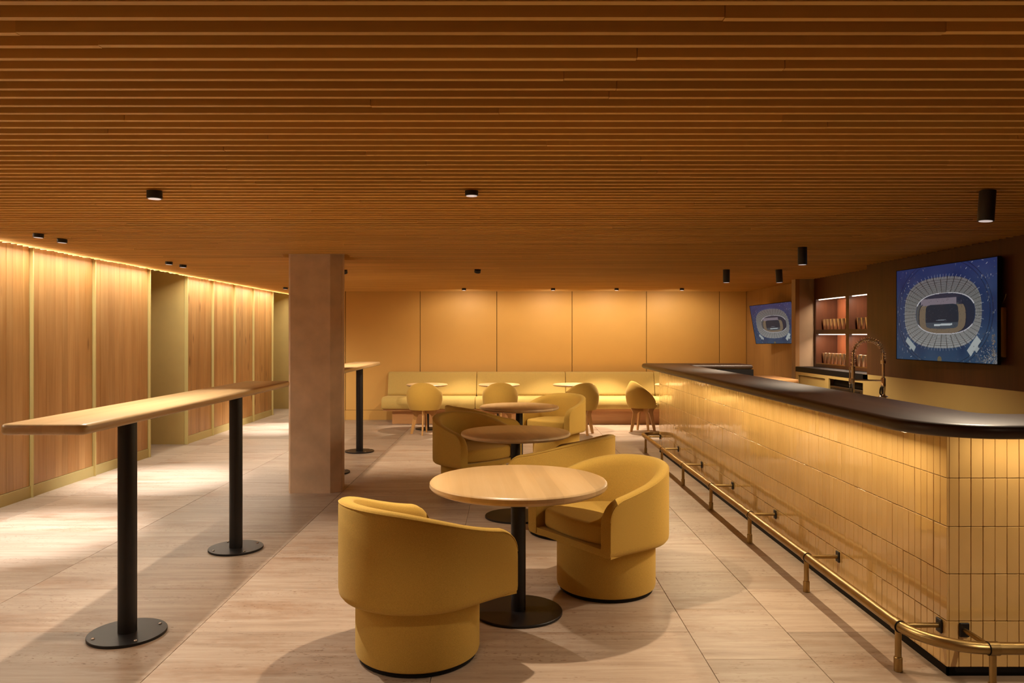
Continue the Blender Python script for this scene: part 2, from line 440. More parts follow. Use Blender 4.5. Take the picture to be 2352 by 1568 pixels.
# ================================================================== LAMPS
def puck(x, y, h=.03, r=.038, power=P_SPOT, col=WARM, tilt=0, tiltx=0, cone=98, label='', group='round black ceiling spots', blend=.2):
    t = empty('ceiling_spotlight', (x, y, HC), 0, label, 'spotlight', group)
    mt = Matrix.Translation((0, 0, -.002)) @ Matrix.Rotation(R(tilt), 4, 'Y') @ Matrix.Rotation(R(tiltx), 4, 'X')
    MB().lathe([(r*.9, -h), (r, -h+.002), (r, 0), (r*.9, .0)], 28, mt).build('housing', M['fixture'], t)
    MB().lathe([(r*.82, -h-.0018), (r*.82, -h-.0002)], 24, mt).build('lens', M['lens'], t)
    spot('spot_beam', mt @ Vector((0, 0, -h-.03)), power, col, cone, blend, (R(tiltx), R(tilt), 0), .02, t)
    return t
puck(-1.92, 4.11, .042, .040, P_SPOT*1.05, (1, .86, .70), label='black round ceiling spot above the long high table, nearest on the left')
puck(-.20, 4.11, .026, .036, P_SPOT, label='flat black ceiling spot above the front round table')
puck(-1.92, 1.55, .042, .040, 40, label='black ceiling spot closest to the viewer on the left')
puck(-.20, 1.55, .026, .036, 40, label='black ceiling spot closest to the viewer in the middle')
puck(-3.63, 5.85, .03, .038, P_LEFT, COOLER, 3, cone=52, blend=.8, label='nearer puck of the front pair of ceiling spots beside the panelled left wall')
puck(-3.64, 6.18, .03, .038, 40, COOLER, 3, cone=52, blend=.8, label='farther puck of the front pair of ceiling spots beside the panelled left wall')
puck(-3.63, 8.10, .03, .038, P_LEFT, COOLER, 3, cone=52, blend=.8, label='left puck of the second pair of ceiling spots along the panelled wall')
puck(-3.63, 8.45, .03, .038, 40, COOLER, 3, cone=52, blend=.8, label='right puck of the second pair of ceiling spots along the panelled wall')
puck(-3.68, 12.5, .03, .038, P_LEFT, COOLER, 3, cone=52, blend=.8, label='small black ceiling spot just left of the concrete column top')
puck(-1.98, 9.12, .045, .038, P_SPOT*1.0, tiltx=28, cone=112, blend=.6, label='black ceiling spot peeking out right of the column top')
puck(-.37, 9.1, .035, .038, P_SPOT*1.1, tilt=8, tiltx=30, cone=112, blend=.6, label='tilted black ceiling spot between the column and the bar pendants')
for k, (x, tl) in enumerate(((-.75, 0), (.75, 0), (1.82, 12), (2.92, 10))):
    pk = puck(x, 12.75, .035, .036, P_BACK*(.9, .9, 1.5, .9)[k], WARM, tl*.3, -5, 70, ['leftmost small black ceiling spot in front of the mustard back wall', 'second small ceiling spot from the left before the back wall', 'third small ceiling spot from the left, tilted, before the back wall', 'rightmost small tilted ceiling spot before the back wall'][k], blend=.35)
    spot('added_wall_fill', (0, .01, -.075), 42, WARM, 168, .5, (R(20), 0, 0), .03, pk)  # extra light added inside each spot to brighten the back wall

def pend(x, y, h=.155, r=.040, tilt=0, label='', power=P_BAR, col=WARM):
    t = empty('cylinder_downlight', (x, y, HC), 0, label, 'spotlight', 'tall black cylinder downlights over the bar')
    mt = Matrix.Rotation(R(tilt), 4, 'Y')
    MB().lathe([(r*.95, -h), (r, -h+.003), (r, 0)], 28, mt).build('housing', M['fixture'], t)
    MB().lathe([(r*.8, -h-.002), (r*.8, -h-.0003)], 24, mt).build('lens', M['lens'], t)
    spot('spot_beam', mt @ Vector((0, 0, -h-.03)), power, col, 125, .6, (0, R(tilt), 0), .02, t)
pend(2.60, 4.11, .165, .041, 4, 'large tilted black cylinder downlight nearest on the right over the bar')
pend(2.63, 6.78, label='black cylinder downlight over the middle of the bar with a blue edge glint', tilt=0)
pend(2.62, 9.11, label='black cylinder downlight hanging farthest left above the bar end', tilt=0)
pend(3.25, 9.11, label='black cylinder downlight in front of the plaster pier by the small screen', tilt=-3)
pend(2.60, 1.5, label='black cylinder downlight closest to the viewer over the bar', tilt=4)

# ================================================================== BAR
XB, Y0, Y1 = 1.991, 3.44, 10.01
bar = empty('bar_counter', (XB, Y0, 0), 0, 'long ochre glazed tile bar counter front under the dark wood top', 'bar')
MB().box(.012, .34, .012, Y1-Y0-.012, .0, 1.099).box(.34, 1.6, .012, .30, 0, 1.099).box(.34, 1.17, Y1-Y0-.22, Y1-Y0-.012, 0, 1.099).build('carcass', M['tgrout'], bar, smooth=False)
MB().box(.345, .36, .3, Y1-Y0-.22, 0, 1.099).box(.36, 1.17, Y1-Y0-.235, Y1-Y0-.22, 0, 1.10).build('inner_panel', M['dark'], bar, smooth=False)
MB().box(.003, .0118, .003, Y1-Y0-.003, 0, .0375).box(.003, 1.6, .003, .0118, 0, .0375).build('toe_kick', M['dark'], bar, smooth=False)
zr = [.0396, .249, .463, .678, .898, 1.099]
TW = (Y1-Y0)/120
def tile_mesh(wd, h, axis):
    g = .0013
    if axis == 'y': m_ = MB().bevbox(0, .011, g, wd-g, g, h-g, .0015, 1)
    else: m_ = MB().bevbox(g, wd-g, 0, .011, g, h-g, .0015, 1)
    o = m_.build('tile', M['tile'], bar); me = o.data; bpy.data.objects.remove(o); return me
tm = {(k, ax): tile_mesh(TW, zr[k+1]-zr[k], ax) for k in range(5) for ax in 'xy'}
rest = MB()
def put_tile(ax, c, k, single):
    rz = random.gauss(0, .0045); rt = random.gauss(0, .0035); off = random.uniform(-.0006, .0006)
    if ax == 'y': loc = Vector((off, c*TW, zr[k])); rot = (0, rt, rz)
    else: loc = Vector((c*TW, off, zr[k])); rot = (rt, 0, rz)
    if single: inst('tile', tm[k, ax], loc, bar, rot)
    else:
        m_ = Matrix.Translation(loc) @ Matrix.Rotation(rot[2], 4, 'Z') @ Matrix.Rotation(rot[1], 4, 'Y') @ Matrix.Rotation(rot[0], 4, 'X')
        me = tm[k, ax]; rest.add([m_ @ v.co for v in me.vertices], [tuple(p.vertices) for p in me.polygons])
for k in range(5):
    for c in range(120): put_tile('y', c, k, c < 51)
    for c in range(1, 29): put_tile('x', c, k, c < 9)
# corner tile of the short face
    MB().bevbox(.0115, TW-.0013, 0, .011, zr[k]+.0013, zr[k+1]-.0013, .0015, 1).build('tile', M['tile'], bar)
# far end face
for k in range(5):
    for c in range(21):
        rest.bevbox(c*TW+.001, (c+1)*TW-.001, Y1-Y0-.011, Y1-Y0, zr[k]+.0013, zr[k+1]-.0013, .0015, 1)
rs = rest.build('distant_tiles', M['tile'], bar); tag(rs, kind='stuff')
# light line under the top
MB().box(-.165, -.150, .05, Y1-Y0+.06, 1.0985, 1.0998).box(.075, 1.6, -.160, -.145, 1.0985, 1.0998).build('led_strip', M['ledbar'], bar, smooth=False)
for k in range(3):
    L_ = (Y1-Y0)/3
    area('bar_light', (-.157, .05 + L_*(k+.5), 1.0980), .012, L_-.02, P_BARLED*.9, LED, (0, R(22), 0), bar)
area('bar_light', (.85, -.152, 1.0980), 1.54, .012, P_BARLED*.25, LED, (R(22), 0, 0), bar)

# top: outline with round corners
def arc(cx, cy_, r, a0, a1, n=14): return [(cx + r*math.cos(R(a0+(a1-a0)*k/n)), cy_ + r*math.sin(R(a0+(a1-a0)*k/n))) for k in range(n+1)]
xo, yo, yf = 1.785, 3.225, 10.27
outer = [(3.6, yo)] + arc(xo+.36, yo+.36, .36, 270, 180) + arc(xo+.14, yf-.14, .14, 180, 90, 8) + [(3.16, yf)]
inner = [(3.16, 9.80)] + arc(2.40, 9.73, .07, 90, 180, 4) + arc(2.43, 3.83, .10, 180, 270, 6) + [(3.6, 3.73)]
loop = outer + inner                       # clockwise; reverse for ccw
# dense straight runs so the rounded edge lofts well
bt = bmesh.new()
vs = [bt.verts.new((p[0], p[1], 0)) for p in loop[::-1]]
f_ = bt.faces.new(vs)
ex = bmesh.ops.extrude_face_region(bt, geom=[f_]); 
for v in [g for g in ex['geom'] if isinstance(g, bmesh.types.BMVert)]: v.co.z = .062
bmesh.ops.recalc_face_normals(bt, faces=bt.faces)
ed = [e for e in bt.edges if abs(e.verts[0].co.z - e.verts[1].co.z) < 1e-5]
bmesh.ops.bevel(bt, geom=ed, offset=.028, segments=5, affect='EDGES', profile=.5, clamp_overlap=False)
bt.verts.index_update()
mb = MB(); mb.add([v.co.copy() for v in bt.verts], [[v.index for v in f.verts] for f in bt.faces]); bt.free()
top = mb.build('countertop', M['bartop'], None, angle=40, loc=(0, 0, 1.10))
tag(top, 'continuous dark walnut bar top with rounded nosing on the ochre tiled bar', 'countertop')

# sink counter inside the bar
t = empty('sink_counter', (2.37, 3.8, 0), 0, 'low steel work counter with sink hidden inside the bar below the tap', 'counter')
MB().box(0, .55, 0, 5.7, 0, .86).build('cabinet_body', M['dark'], t, smooth=False)
MB().bevbox(0, .57, 0, 5.7, .861, .90, .004, 2).build('worktop', M['steel'], t, smooth=False)

# foot rail
fr = empty('foot_rail', (1.795, 3.49, 0), 0, 'aged brass foot rail on short posts running along the tiled bar', 'rail')
ry = -.26; rz_ = .212
path = [(1.8, ry, rz_)] + [(.9, ry, rz_), (.5, ry, rz_)] + [(x, y, rz_) for x, y in arc(.27, ry+.27, .27, 270, 180, 14)] + [(0, y, rz_) for y in (.6, 2, 3.5, 5, 6.2)] + [(x, y, rz_) for x, y in arc(.16, 6.60, .16, 180, 90, 10)] + [(.6, 6.76, rz_), (1.3, 6.76, rz_)]
MB().tube(path, .0255, 20).build('rail_tube', M['brass'], fr)
def ring(x, y, ax, parent, name='collar'):
    mt = Matrix.Translation((x, y, rz_)) @ (Matrix.Rotation(R(90), 4, 'X') if ax == 'y' else Matrix.Rotation(R(90), 4, 'Y'))
    o = MB().lathe([(.0262, -.022), (.0295, -.021), (.0295, .021), (.0262, .022)], 24, mt).build(name, M['brass'], parent)
    mt2 = mt @ Matrix.Translation((0, 0, .0225 if ax == 'y' else -.0225))
    MB().lathe([(.0275, -.0015), (.0285, 0), (.0275, .0015)], 24, mt2).build('gasket', M['dark'], o)
    return o
def post(x, y, ax):
    MB().cyl(x, y, .055, rz_-.022, .0143, 16).build('post', M['brass'], fr)
    MB().cyl(x, y, 0, .066, .0190, 18, .002).build('foot_sleeve', M['brass'], fr)
    ring(x, y, ax, fr)
for k in range(7):
    yy = 1.075*k if k < 6 else 6.44
    post(0 if k < 6 else .003, yy, 'y')
    a_ = MB().tube([(.024, yy, rz_), (.186, yy, rz_)], .0115, 14).build('wall_arm', M['brass'], fr)
    MB().bevbox(.184, .1935, yy-.022, yy+.022, rz_-.032, rz_+.032, .003, 1).build('flange', M['black'], a_)
for x in (.27, 1.35):
    post(x, ry, 'x')
    xa = x
    a_ = MB().tube([(xa, ry+.024, rz_), (xa, -.062, rz_)], .0115, 14).build('wall_arm', M['brass'], fr)
    MB().bevbox(xa-.022, xa+.022, -.063, -.0525, rz_-.032, rz_+.032, .003, 1).build('flange', M['black'], a_)

# faucet
fx, fy = 2.55, 5.62
t = empty('spring_faucet', (fx, fy, .90), 0, 'tall chrome pull-down tap with an arched coil spring rising behind the bar top', 'faucet')
MB().cyl(0, 0, 0, .012, .030, 24, .002).cyl(0, 0, .012, .21, .018, 20).cyl(-.018, 0, .2, .41, .0045, 10).build('base_column', M['chrome'], t)
MB().cyl(.006, 0, .21, .31, .010, 16).cyl(.006, 0, .315, .415, .0135, 18, .002).cyl(-.004, 0, .285, .325, .021, 18, .003).build('riser', M['chrome'], t)
arcp = [(.006, 0, .41), (.006, 0, .45)] + [(.118 - .112*math.cos(math.pi*k/24), 0, .50 + .112*math.sin(math.pi*k/24)) for k in range(25)] + [(.230, 0, .46)]
MB().tube(arcp, .0068, 10).build('hose', M['chrome'], t)
hp = []; S_ = []
cum = [0]
for a_, b_ in zip(arcp[:-1], arcp[1:]): cum.append(cum[-1] + (Vector(b_)-Vector(a_)).length)
turns = 30; NN = turns*12
for k in range(NN+1):
    s_ = cum[-1]*k/NN
    i = max(j for j in range(len(cum)) if cum[j] <= s_ + 1e-9); i = min(i, len(arcp)-2)
    u_ = (s_-cum[i])/(cum[i+1]-cum[i]); p = Vector(arcp[i]).lerp(Vector(arcp[i+1]), u_); tg = (Vector(arcp[i+1])-Vector(arcp[i])).normalized()
    n_ = Vector((-tg.z, 0, tg.x)); an = 2*math.pi*turns*k/NN
    hp.append(p + n_*math.cos(an)*.0185 + Vector((0, 1, 0))*math.sin(an)*.0185)
MB().tube(hp, .0018, 5).build('coil_spring', M['chrome'], t)
MB().cyl(.230, 0, .432, .46, .0175, 20, .002).cyl(.230, 0, .33, .434, .0095, 14).build('spray_tube', M['chrome'], t)
MB().tube([(.006, 0, .314), (.222, 0, .308)], .006, 10).build('holder_arm', M['chrome'], t)
MB().lathe([(.012, .33), (.017, .322), (.017, .25), (.012, .21), (.014, .20), (.030, .193), (.034, .188), (.030, .183), (.010, .176)][::-1], 20, Matrix.Translation((.230, 0, 0))).build('spray_head', M['chrome'], t)
MB().tube([(.214, 0, .26), (.207, 0, .24), (.206, 0, .215), (.216, 0, .198)], .006, 8).build('spray_lever', M['black'], t)

# service ledge beyond the bar end
t = empty('service_ledge', (3.20, 9.70, 0), 0, 'small low wooden service ledge with rounded end below the small screen', 'counter')
MB().prism(rrect(0, .54, 0, 1.0, .08), .93, .97, .006, 2).build('ledge_top', M['oak'], t)
MB().bevbox(.02, .47, .04, .95, 0, .929, .004, 1).build('ledge_body', M['dark'], t)

# back bar: niche cabinet with shelves
YN0, YN1 = 8.56, 10.69
sh = empty('back_bar_shelving', (4.31, YN0, 0), 0, 'recessed walnut shelving with lit compartments behind the bar', 'shelving')
D = .30; L = YN1 - YN0
z0, zA, zB, zT = 1.143, 1.556, 1.617, 2.04
oy = [(.09, 9.59-YN0), (9.68-YN0, 10.62-YN0)]
MB().box(D, D+.02, 0, L-.003, 1.102, 2.449).build('back_panel', M['niche'], sh, smooth=False)
MB().box(0, D, .0, oy[0][0], 1.103, 2.449).build('side_panel', M['walnut'], sh, smooth=False)
MB().box(0, D, oy[1][1], L-.004, 1.103, 2.449).build('side_panel', M['walnut'], sh, smooth=False)
MB().box(0, D, oy[0][1], oy[1][0], z0, zT).build('divider', M['walnut'], sh, smooth=False)
MB().box(0, D, oy[0][0], oy[1][1], zT, 2.449).build('header', M['walnut'], sh, smooth=False)
MB().box(0, D, oy[0][0], oy[1][1], 1.103, z0).build('base_board', M['walnut'], sh, smooth=False)
for a_, b_ in oy:
    MB().box(0, D, a_, b_, zA, zB).build('shelf', M['walnut'], sh, smooth=False)
    MB().box(.003, .012, a_+.02, b_-.02, z0, z0+.012).build('metal_lip', M['brass'], sh, smooth=False)
    for z in (zT, zA):
        MB().box(.03, .045, a_+.12, b_-.02, z-.010, z-.0005).build('led_bar', M['led'], sh, smooth=False)
        area('shelf_light', (.04, (a_+b_)/2, z-.014), .012, b_-a_-.2, P_SHELF, (1, .72, .52), (0, R(-25), 0), sh)
# counter slab and lower cabinets in the recess
t = empty('back_counter', (XR, 8.56, 0), 0, 'dark stone back counter over cream cabinets below the lit shelving', 'counter')
MB().bevbox(0, .258, -.02, L-.002, 1.03, 1.10, .003, 1).build('counter_slab', M['dark'], t, smooth=False)
b0 = MB(); b0.box(.02, .25, .10, L-.003, .0, 1.029 - .0)
bb = MB()
Yp = lambda px: XR*1740/(px-1168) - 8.56
e = [Yp(1830), Yp(1895), Yp(1903), Yp(1982)]      # far to near
bb.box(0, .02, e[0]-.05, L-.003, 0, 1.029); bb.box(0, .02, e[2], e[1], 0, 1.029); bb.box(0, .02, .10, e[3]+.0, 0, 1.029)
bb.box(0, .02, e[1], e[0]-.05, .985, 1.029); bb.box(0, .02, e[3], e[2], .995, 1.029)
bb.build('face_frame', M['cabinet'], t, smooth=False)
MB().box(.21, .25, .10, L-.003, 0, 1.029).build('back_board', M['cabinet'], t, smooth=False)
MB().box(.02, .034, e[1]+.01, e[0]-.06, .10, .975).build('recessed_door', M['cabinet'], t, smooth=False)
dr = MB().bevbox(.01, .20, e[3]+.02, e[2]-.02, .78, .905, .004, 1).build('drawer', M['steel'], t, smooth=False)
MB().tube([(-.004, e[3]+.08, .88), (-.004, e[2]-.08, .88)], .006, 8).build('drawer_pull', M['black'], dr)
MB().bevbox(.01, .20, e[3]+.02, e[2]-.02, .62, .765, .004, 1).build('drawer', M['steel'], t, smooth=False)
MB().bevbox(.06, .20, e[3]+.02, e[2]-.02, .915, .985, .004, 1).build('dark_shelf', M['dark'], t, smooth=False)

# cups
cupm = None; ORD = ['first', 'second', 'third', 'fourth', 'fifth', 'sixth', 'seventh', 'eighth']
names = {(1, 1): 'upper left', (1, 0): 'lower left', (0, 1): 'upper right', (0, 0): 'lower right'}
for ci, (a_, b_) in enumerate(oy):
    for zi, z in ((1, zB), (0, z0)):
        h = .145 if zi else .150
        n = 8
        for k in range(n):
            yy = a_ + .055 + (b_-a_-.11)*k/(n-1)
            if cupm is None:
                o = MB().lathe([(.0285, 0), (.030, .002), (.046, .146), (.0475, .150), (.0455, .150), (.044, .146), (.028, .006), (0, .006)], 20).build('metal_cup', M['cup']); cupm = o.data
                bpy.data.objects.remove(o)
            o = inst('metal_cup', cupm, (4.31+.115, YN0+yy, z+.0005), None, (0, 0, random.uniform(0, 6)), (1, 1, h/.15))
            tag(o, 'tapered metal cup, %s in the row on the %s lit shelf' % (('rightmost' if k == 0 else 'leftmost' if k == 7 else ORD[7-k] + ' from the left'), names[ci, zi]), 'cup', 'metal cups on the %s shelf compartment' % names[ci, zi])

o = empty('glint_strand', (4.31+.19, YN0+9.95-8.56, zT), 0, 'thin glinting beaded cord standing in for a light reflection in the upper left lit shelf compartment', 'strand')  # made-up beads modelled in place of a reflected streak of light
m_ = MB().tube([(0, 0, -.26), (0, 0, 0)], .0015, 5)
MB.build(m_, 'glint_line', M['cup'], o)
m_ = MB()
for k in range(16): m_.lathe([(0.0002, -.006), (.004, 0), (.0002, .006)], 8, Matrix.Translation((0, 0, -.01-.016*k)))
tag(m_.build('glint_beads', M['cup'], o), kind='stuff')

# ================================================================== SCREENS
def stadium_colors(nx, ny):
    rs = np.random.RandomState(3)
    u, v = np.meshgrid(np.linspace(0, 1, nx), np.linspace(0, 1, ny)); A = 1.63
    X = u*A; Y = v
    def sq(x): return np.array(x, float)/255
    img = np.zeros((ny, nx, 3))
    base = sq([32, 52, 90])*(1-v[..., None]) + sq([40, 68, 94])*v[..., None]
    img[:] = base
    # soft mottling
    for k in range(60):
        cx, cy_, r = rs.rand()*A, rs.rand(), .03+.12*rs.rand(); g = np.exp(-((X-cx)**2+(Y-cy_)**2)/r**2)[..., None]
        img += g*rs.uniform(-.05, .06)*np.array([1.0, .9, .75])
    def line(x0, y0, x1, y1, w_, c, al=1):
        d = np.array([x1-x0, y1-y0]); L_ = np.hypot(*d)+1e-9; d = d/L_
        px, py = X-x0, Y-y0; s_ = px*d[0]+py*d[1]; t_ = np.abs(-px*d[1]+py*d[0])
        m = (s_ > 0) & (s_ < L_) & (t_ < w_); img[m] = img[m]*(1-al) + np.array(c)*al
    # roads
    cx, cy_ = .485*A, .495
    rr = np.hypot((X-cx)/.70, (Y-cy_)/.52)
    for q in (1.06, 1.12): img[np.abs(rr-q) < .006] *= .65
    # litter of small light marks around
    for k in range(360):
        a = rs.rand()*6.28; q = 1.02+.7*rs.rand()**1.3
        x = cx+.70*q*math.cos(a); y = cy_+.5*q*math.sin(a)
        if not (0 < x < A and 0 < y < 1): continue
        cl = rs.uniform(.35, .85); b_ = rs.rand()*3.14 if rs.rand() > .4 else 1.57
        ln = rs.uniform(.008, .03); line(x, y, x+ln*math.cos(b_), y+ln*math.sin(b_), .0028, sq([200, 208, 215])*cl, .9)
    # roof ring
    ou, ov, ow, oh = .4825, .495, .3875*A, .371
    iu, iv, iw, ih = .5185, .5055, .2945*A, .2115
    def se(x, y, cx_, cy0, a, b, p): return (np.abs((x-cx_)/a)**p + np.abs((y-cy0)/b)**p)**(1/p)
    ro = se(X, Y, ou*A, ov, ow, oh, 2.7); ri = se(X, Y, iu*A, iv, iw, ih, 2.5)
    ringm = (ro < 1) & (ri > 1)
    shade = .72 + .28*np.clip((Y-.1)/.75, 0, 1)
    rc = sq([138, 141, 140])[None, None]*shade[..., None]
    img[ringm] = rc[ringm]
    # radial frames + concentric lines
    tt = (ri-1)/np.maximum((ri-1)+(1-ro), 1e-4)
    ang = np.arctan2((Y-iv)/ih, (X-iu*A)/iw)
    conc = (np.abs((tt*9) % 1 - .5) > .40) & ringm; img[conc] *= .66
    rad = (np.abs((ang/(2*math.pi)*46) % 1 - .5) > .452) & ringm; img[rad] *= .42
    edge = (np.abs(ri-1) < .018) & ((Y < .42) | (Y > .62)); img[edge] = sq([190, 190, 195])
    # masts
    for k in range(52):
        a = 2*math.pi*k/52; d = np.array([math.cos(a), math.sin(a)])
        s_ = 1/((abs(d[0]/ow)**2.7+abs(d[1]/oh)**2.7)**(1/2.7))
        x, y = ou*A+d[0]*s_, ov+d[1]*s_; line(x-d[0]*.02, y-d[1]*.02, x+d[0]*.028, y+d[1]*.028, .0022, sq([160, 165, 172]), .75)
    # bowl
    bowl = ri < .985
    img[bowl] = sq([44, 50, 66])
    lower = bowl & (Y > .40) & (X < .66*A); img[lower] = sq([74, 80, 82])
    band = bowl & (Y < .43) & (Y > .345) & (X > .28*A) & (X < .64*A); img[band] = sq([120, 112, 122])
    r2 = se(X, Y, .495*A, .54, .200*A, .150, 3.2)
    trk = (np.abs(r2-1) < .16) & bowl & (Y > .42); img[trk] = sq([112, 100, 84])
    img[(np.abs(r2-1.18) < .02) & bowl & (Y > .4)] = sq([30, 38, 52])
    right = bowl & (X > .655*A+.06*np.sin(Y*9)); img[right & (r2 > 1.2)] = sq([28, 44, 62])
    pit = se(X, Y, .495*A, .535, .163*A, .125, 7) < 1; img[pit] = sq([27, 44, 58])
    g_ = pit & (Y > .60); img[g_] = sq([62, 74, 84])
    for k in range(170):
        x, y = rs.uniform(.26, .74)*A, rs.uniform(.31, .70); line(x, y, x+.008, y+.003, .004, sq([150, 140, 150])*rs.uniform(.2, .8), .55)
    line(.42*A, .625, .60*A, .618, .010, sq([178, 188, 190])); line(.44*A, .575, .54*A, .572, .003, sq([120, 130, 140]))
    # annex roofs
    def rect(cx_, cy0, a, b, ang_, c):
        ca, sa = math.cos(ang_), math.sin(ang_); px, py = X-cx_, Y-cy0
        m = (np.abs(px*ca+py*sa) < a) & (np.abs(-px*sa+py*ca) < b); img[m] = c
    rect(.165*A, .83, .095, .032, .62, sq([150, 160, 160])); rect(.160*A, .875, .014, .016, .62, sq([150, 160, 160]))
    rect(.80*A, .835, .105, .040, -.80, sq([160, 168, 168])); rect(.828*A, .868, .03, .018, -.80, sq([150, 158, 158]))
    # town at the lower right, tan spot at the bottom
    for k in range(260):
        x, y = A*(1-abs(rs.normal(0, .10))), 1-abs(rs.normal(0, .07)); line(x, y, x+rs.uniform(.004, .016), y+rs.uniform(-.01, .01), .004, sq([160, 158, 158])*rs.uniform(.4, 1), .8)
    for k in range(60):
        x, y = A*.965+rs.normal(0, .012), rs.uniform(.72, .95); line(x, y, x+.01, y+.006, .005, sq([140, 125, 110])*rs.uniform(.6, 1), .8)
    m = np.hypot(X-.475*A, (Y-.985)) < .035; img[m] = sq([100, 92, 70])
    top_purple = np.clip(.35-Y, 0, .35)[..., None]*np.array([.08, -.01, .06]); img += top_purple
    return np.clip(img, .01, 1)**2.2

m_scr, nt, b = new_mat('screen_picture')
at = N(nt, 'ShaderNodeAttribute', attribute_name='picture'); b.inputs['Base Color'].default_value = (.01, .01, .012, 1); b.inputs['Roughness'].default_value = .3; b.inputs['Specular IOR Level'].default_value = .15
nt.links.new(at.outputs['Color'], b.inputs['Emission Color']); b.inputs['Emission Strength'].default_value = .8
NX, NY = 400, 246
cols = stadium_colors(NX, NY)
gx, gy = np.meshgrid(np.linspace(0, 1, NX), np.linspace(0, 1, NY))
verts = np.stack([gx.ravel(), np.zeros(NX*NY), 1-gy.ravel()], 1)
i0 = (np.arange(NY-1)[:, None]*NX + np.arange(NX-1)[None]).ravel()
faces = np.stack([i0+NX, i0+NX+1, i0+1, i0], 1)
sm = bpy.data.meshes.new('screen_panel'); sm.from_pydata(verts.tolist(), [], faces.tolist())
ca = sm.color_attributes.new('picture', 'FLOAT_COLOR', 'POINT')
ca.data.foreach_set('color', np.concatenate([cols.reshape(-1, 3), np.ones((NX*NY, 1))], 1).ravel().astype(np.float32))
sm.materials.append(m_scr)

def television(BL, U, V, label):
    # BL bottom-left as seen by the viewer; U along the width, V up
    U, V = Vector(U), Vector(V); W_, H_ = U.length, V.length; u, v = U.normalized(), V.normalized(); n = u.cross(v).normalized()   # toward viewer
    t = bpy.data.objects.new('television', None); C.objects.link(t)
    t.matrix_world = Matrix((( *[u.x, -n.x, v.x], BL[0]), (*[u.y, -n.y, v.y], BL[1]), (*[u.z, -n.z, v.z], BL[2]), (0, 0, 0, 1)))
    tag(t, label, 'television')
    s_ = inst('screen', sm, (.006, 0, .006), t, scale=(W_-.012, 1, H_-.012))
    f_ = MB(); f_.bevbox(0, W_, .001, .030, 0, H_, .003, 1)
    fo = f_.build('housing', M['dark'], t, smooth=False)
    r_ = MB(); q = .006
    r_.box(0, W_, -.003, .001, 0, q).box(0, W_, -.003, .001, H_-q, H_).box(0, q, -.003, .001, q, H_-q).box(W_-q, W_, -.003, .001, q, H_-q)
    r_.build('bezel', M['dark'], t, smooth=False)
    return t, W_, H_
t1, _, _ = television((3.90, 7.616, 1.302), (.087, -1.446, 0), (0, 0, .888), 'large television showing a blue aerial view of a stadium on the dark walnut wall')
t2, W2, H2 = television((4.085, 12.5, 1.395), (.215, -1.28, 0), (-.122, 0, .625), 'smaller tilted television showing an aerial stadium beside the plaster pier')
MB().box(W2*.5-.1, W2*.5+.1, .031, .10, H2*.35, H2*.65).build('wall_mount', M['dark'], t2, smooth=False)
o = MB().bevbox(4.012, 4.049, 6.155, 6.205, 1.365, 1.772, .006, 2).build('mounting_rail', M['sidewall'])
tag(o, 'narrow vertical brown rail fixed to the walnut wall beside the large television', 'rail')
cb = [(4.04, 6.235-.004*k, 1.80+.014*k+.0) for k in range(0, 1)]
o = MB().tube([(4.042, 6.20 - .05*math.sin(a_*1.57)*.9, 1.80 + .10*a_ - .02*a_*a_) for a_ in (0, .2, .4, .6, .8, 1.0)], .003, 6).build('wall_cable', M['steel'])
tag(o, 'thin curved cable on the walnut wall right of the large television', 'cable')

# ================================================================== TABLES
def round_table(x, y, r, h, label, group, rb=.246, th=.042):
    t = empty('round_table', (x, y, 0), random.uniform(0, .2), label, 'table', group)
    p = [(0, h-th), (r-.03, h-th), (r-.008, h-th+.010), (r, h-th+.020), (r-.002, h-.010), (r-.008, h-.003), (r-.016, h), (0, h)]
    MB().lathe(p, 72).build('tabletop', M['oaktop'], t, angle=30)
    MB().lathe([(rb, 0), (rb, .011), (rb-.003, .014), (0, .015)], 56).build('base_plate', M['black'], t)
    MB().cyl(0, 0, .014, h-th-.008, .0415 if r > .4 else .036, 28).build('pole', M['black'], t)
    a = min(.28, r*.62)
    MB().box(-a, a, -.03, .03, h-th-.008, h-th).box(-.03, .03, -a, a, h-th-.0085, h-th-.0005).build('mounting_cross', M['black'], t, smooth=False)
    return t
round_table(.055, 4.235, .495, .74, 'largest round oak table in the foreground between the two front armchairs', 'round oak lounge tables', th=.048)
round_table(.06, 6.45, .465, .725, 'shaded round oak table in the middle of the lounge, second from the front', 'round oak lounge tables', .26)
round_table(.125, 8.77, .46, .725, 'round oak table third from the front, brightly lit before the banquette chairs', 'round oak lounge tables', .25)
for k, x in enumerate((-1.337, -.154, 1.064, 2.74)):
    round_table(x, 12.42, .34, .74, ['small round oak table at the left end of the banquette', 'small round oak table at the banquette, second from the left', 'small round oak table at the banquette, third from the left', 'small round oak table at the banquette, mostly hidden by the bar end'][k], 'small banquette tables', .19, .034)

